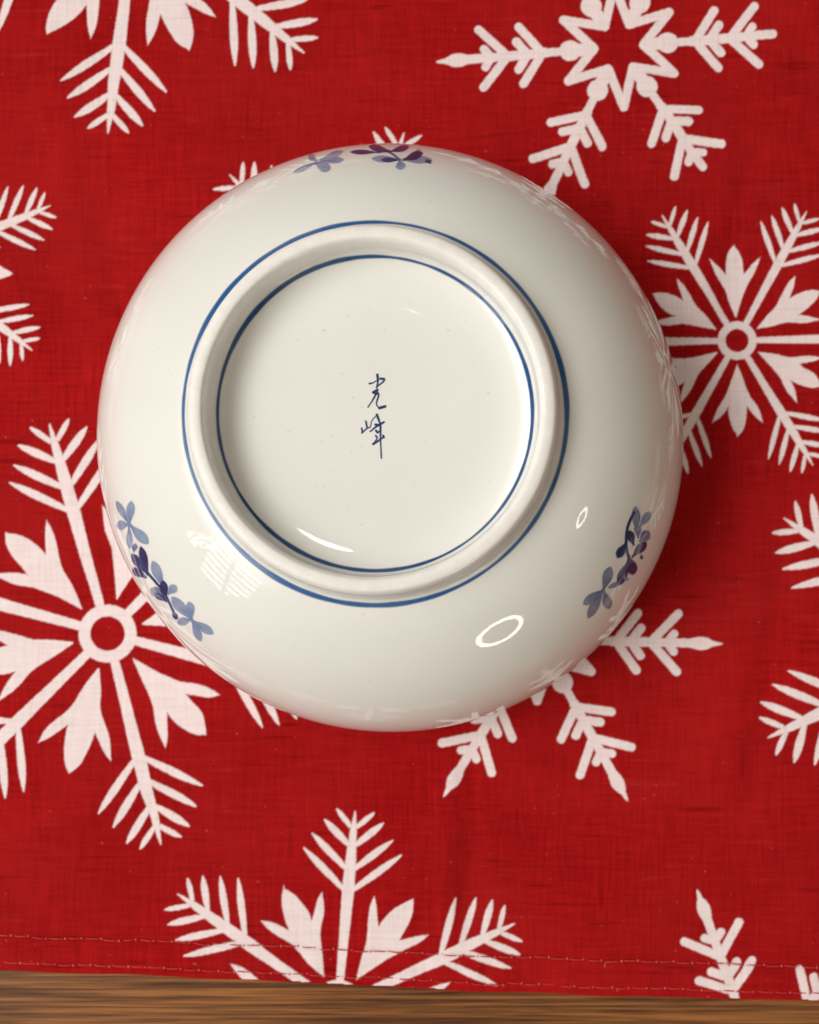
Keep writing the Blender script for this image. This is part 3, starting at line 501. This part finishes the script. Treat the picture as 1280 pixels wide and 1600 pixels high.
INK = {0: (.022, .125, .32), 1: (.012, .068, .20), 2: (.002, .052, .165), 3: (.001, .032, .115)}  # mid tone: light ink with right-side shade painted in, also a few half-dark strokes
COV = {0: .88, 1: .93, 2: 1., 3: 1.}
def sprig(strokes, label, RS=5.2, cell=.011, soft=.021):
    allp = np.array([p for _, q in strokes for p in q]); u0, u1 = allp[:, 0].min() * RS - .08, allp[:, 0].max() * RS + .08
    v0, v1 = allp[:, 1].min() - .08, min(allp[:, 1].max() + .08, SO[-1] - .03)
    nu, nv = int((u1 - u0) / cell), int((v1 - v0) / cell)
    U, Vv = np.meshgrid(np.linspace(u0, u1, nu + 1), np.linspace(v0, v1, nv + 1))
    rgb = np.ones(U.shape + (3,)) * INK[0]; al = np.zeros(U.shape)
    for tone, q in strokes:
        pts = np.array(q) * (RS, 1); lo, hi = pts.min(0) - .06, pts.max(0) + .06
        i0, i1 = np.searchsorted(U[0], [lo[0], hi[0]]); j0, j1 = np.searchsorted(Vv[:, 0], [lo[1], hi[1]])
        if i1 <= i0 or j1 <= j0: continue
        sl = (slice(j0, j1), slice(i0, i1)); d = poly_sdf(U[sl], Vv[sl], pts)
        c = sstep(d, soft, -soft) * COV[tone]
        edge = .80 + .20 * np.exp(-np.abs(d) / .02)                       # pigment gathers along the stroke's edge
        grain = .8 + .2 * np.sin(U[sl] * 21 + 2 * np.sin(Vv[sl] * 17) + len(q)) * np.sin(Vv[sl] * 19 + U[sl] * 6)
        b0 = pts[0]; far_ = np.hypot(U[sl] - b0[0], Vv[sl] - b0[1]); wash = sstep(far_, 0., .45)             # brush runs paler towards the tip
        col = np.array(INK[tone])[None, None] * (1.25 - .3 * edge * grain)[..., None]
        w = c * (1 if tone >= 2 else .85)
        rgb[sl] = rgb[sl] * (1 - w[..., None]) + col * w[..., None]; al[sl] = np.maximum(al[sl], c * ((edge * .25 + .75) * np.clip(1.04 - .18 * wash + .25 * (grain - .8), 0, 1) if tone < 2 else 1.))
    keepv = al > .002
    keep = keepv[:-1, :-1] | keepv[1:, :-1] | keepv[:-1, 1:] | keepv[1:, 1:]
    used, q = grid_faces(keep)
    V = on_outer(U / RS, Vv).reshape(-1, 3)[used]
    me = mesh('painted_sprig', V, q); paint_attr(me, np.c_[rgb.reshape(-1, 3), al.ravel()][used])
    o = link('painted_sprig', me, bowl, M_PORC); o['label'] = label
for st_, lb in zip(SPRIGS, ('blue painted sprig near the top of the picture', 'blue painted sprig on the left of the bowl', 'blue painted sprig on the right of the bowl')): sprig(st_, lb)

def ring_line(name, prof, width_rgb, label, off=.002):
    """prof: fine (r,z) polyline across the brush line; coverage fades at both sides"""
    seg = 720; th = np.linspace(0, 2 * np.pi, seg, endpoint=False); n = len(prof); prof = np.asarray(prof)
    d = np.gradient(prof, axis=0); L = np.hypot(*d.T); nr, nz = d[:, 1] / L, -d[:, 0] / L
    T, I = np.meshgrid(th, np.arange(n)); r = prof[I, 0] * wob(T, prof[I, 1]) + nr[I] * off; z = prof[I, 1] + nz[I] * off
    V = np.stack([r * np.cos(T), r * np.sin(T), z], -1).reshape(-1, 3)
    j, i = np.meshgrid(np.arange(n - 1), np.arange(seg), indexing='ij'); i2 = (i + 1) % seg
    q = np.stack([j * seg + i, j * seg + i2, (j + 1) * seg + i2, (j + 1) * seg + i], -1).reshape(-1, 4)
    t = I / (n - 1); wid = .235 + .06 * np.sin(3 * T + 1) + .03 * np.sin(8 * T) + .015 * np.sin(29 * T)
    al = sstep(np.abs(t - .5 - .03 * np.sin(2 * T)), wid + .13, wid - .10) * (.97 + .03 * np.sin(2 * T + .5) * np.sin(7 * T))
    me = mesh(name, V, q); paint_attr(me, np.c_[np.tile(width_rgb, (al.size, 1)), al.ravel()])
    o = link(name, me, bowl, M_PORC); o['label'] = label
ft = catmull(FOOT, 24); sf = np.r_[0, np.cumsum(np.hypot(*np.diff(ft, axis=0).T))]
both = np.vstack([PO[:-1], ft]); sb = np.r_[0, np.cumsum(np.hypot(*np.diff(both, axis=0).T))]
def cut(poly, ss, a, b, n=13):
    s = np.linspace(a, b, n); return np.c_[np.interp(s, ss, poly[:, 0]), np.interp(s, ss, poly[:, 1])]
ring_line('painted_line', cut(both, sb, SO[-1] - .06, SO[-1] + .125), (.003, .080, .26), 'blue line round the outside of the foot ring')
bs = np.vstack([ft[:-1], catmull(BASE, 24)]); sbs = np.r_[0, np.cumsum(np.hypot(*np.diff(bs, axis=0).T))]
ring_line('painted_line', cut(bs, sbs, sf[-1] - .105, sf[-1] + .05), (.003, .062, .20), 'dark blue line round the recessed base')

# inscription: two brushed characters
rb = catmull(BASE, 24)[::-1]
ins = link('inscription', None, bowl); ins['label'] = 'two small blue brushed characters in the middle of the base'
for ch in INSCRIPTION:
    pts = np.array([p for _, q in ch for p in q]); lo, hi = pts.min(0) - .05, pts.max(0) + .05; cell = .006
    X, Y = np.meshgrid(np.arange(lo[0], hi[0], cell), np.arange(lo[1], hi[1], cell)); d = np.full(X.shape, 9.)
    for hw, q in ch:
        q = catmull(q, 5) if len(q) > 2 else np.array(q)
        L = len(q)
        for i in range(L - 1):
            t = i / max(L - 2, 1); d = np.minimum(d, line_sdf(X, Y, [q[i], q[i + 1]], hw * (1.38 - .40 * t + .1 * math.sin(7 * t))))
    al = sstep(d, .011, -.010); kv = al > .002
    keep = kv[:-1, :-1] | kv[1:, :-1] | kv[:-1, 1:] | kv[1:, 1:]; used, q = grid_faces(keep)
    Z = np.interp(np.hypot(X, Y), rb[:, 0], rb[:, 1]) + .002
    V = np.stack([X, Y, Z], -1).reshape(-1, 3)[used]
    me = mesh('character', V, q); paint_attr(me, np.c_[np.tile((.003, .032, .13), (len(used), 1)), al.ravel()[used]])
    link('character', me, ins, M_PORC)
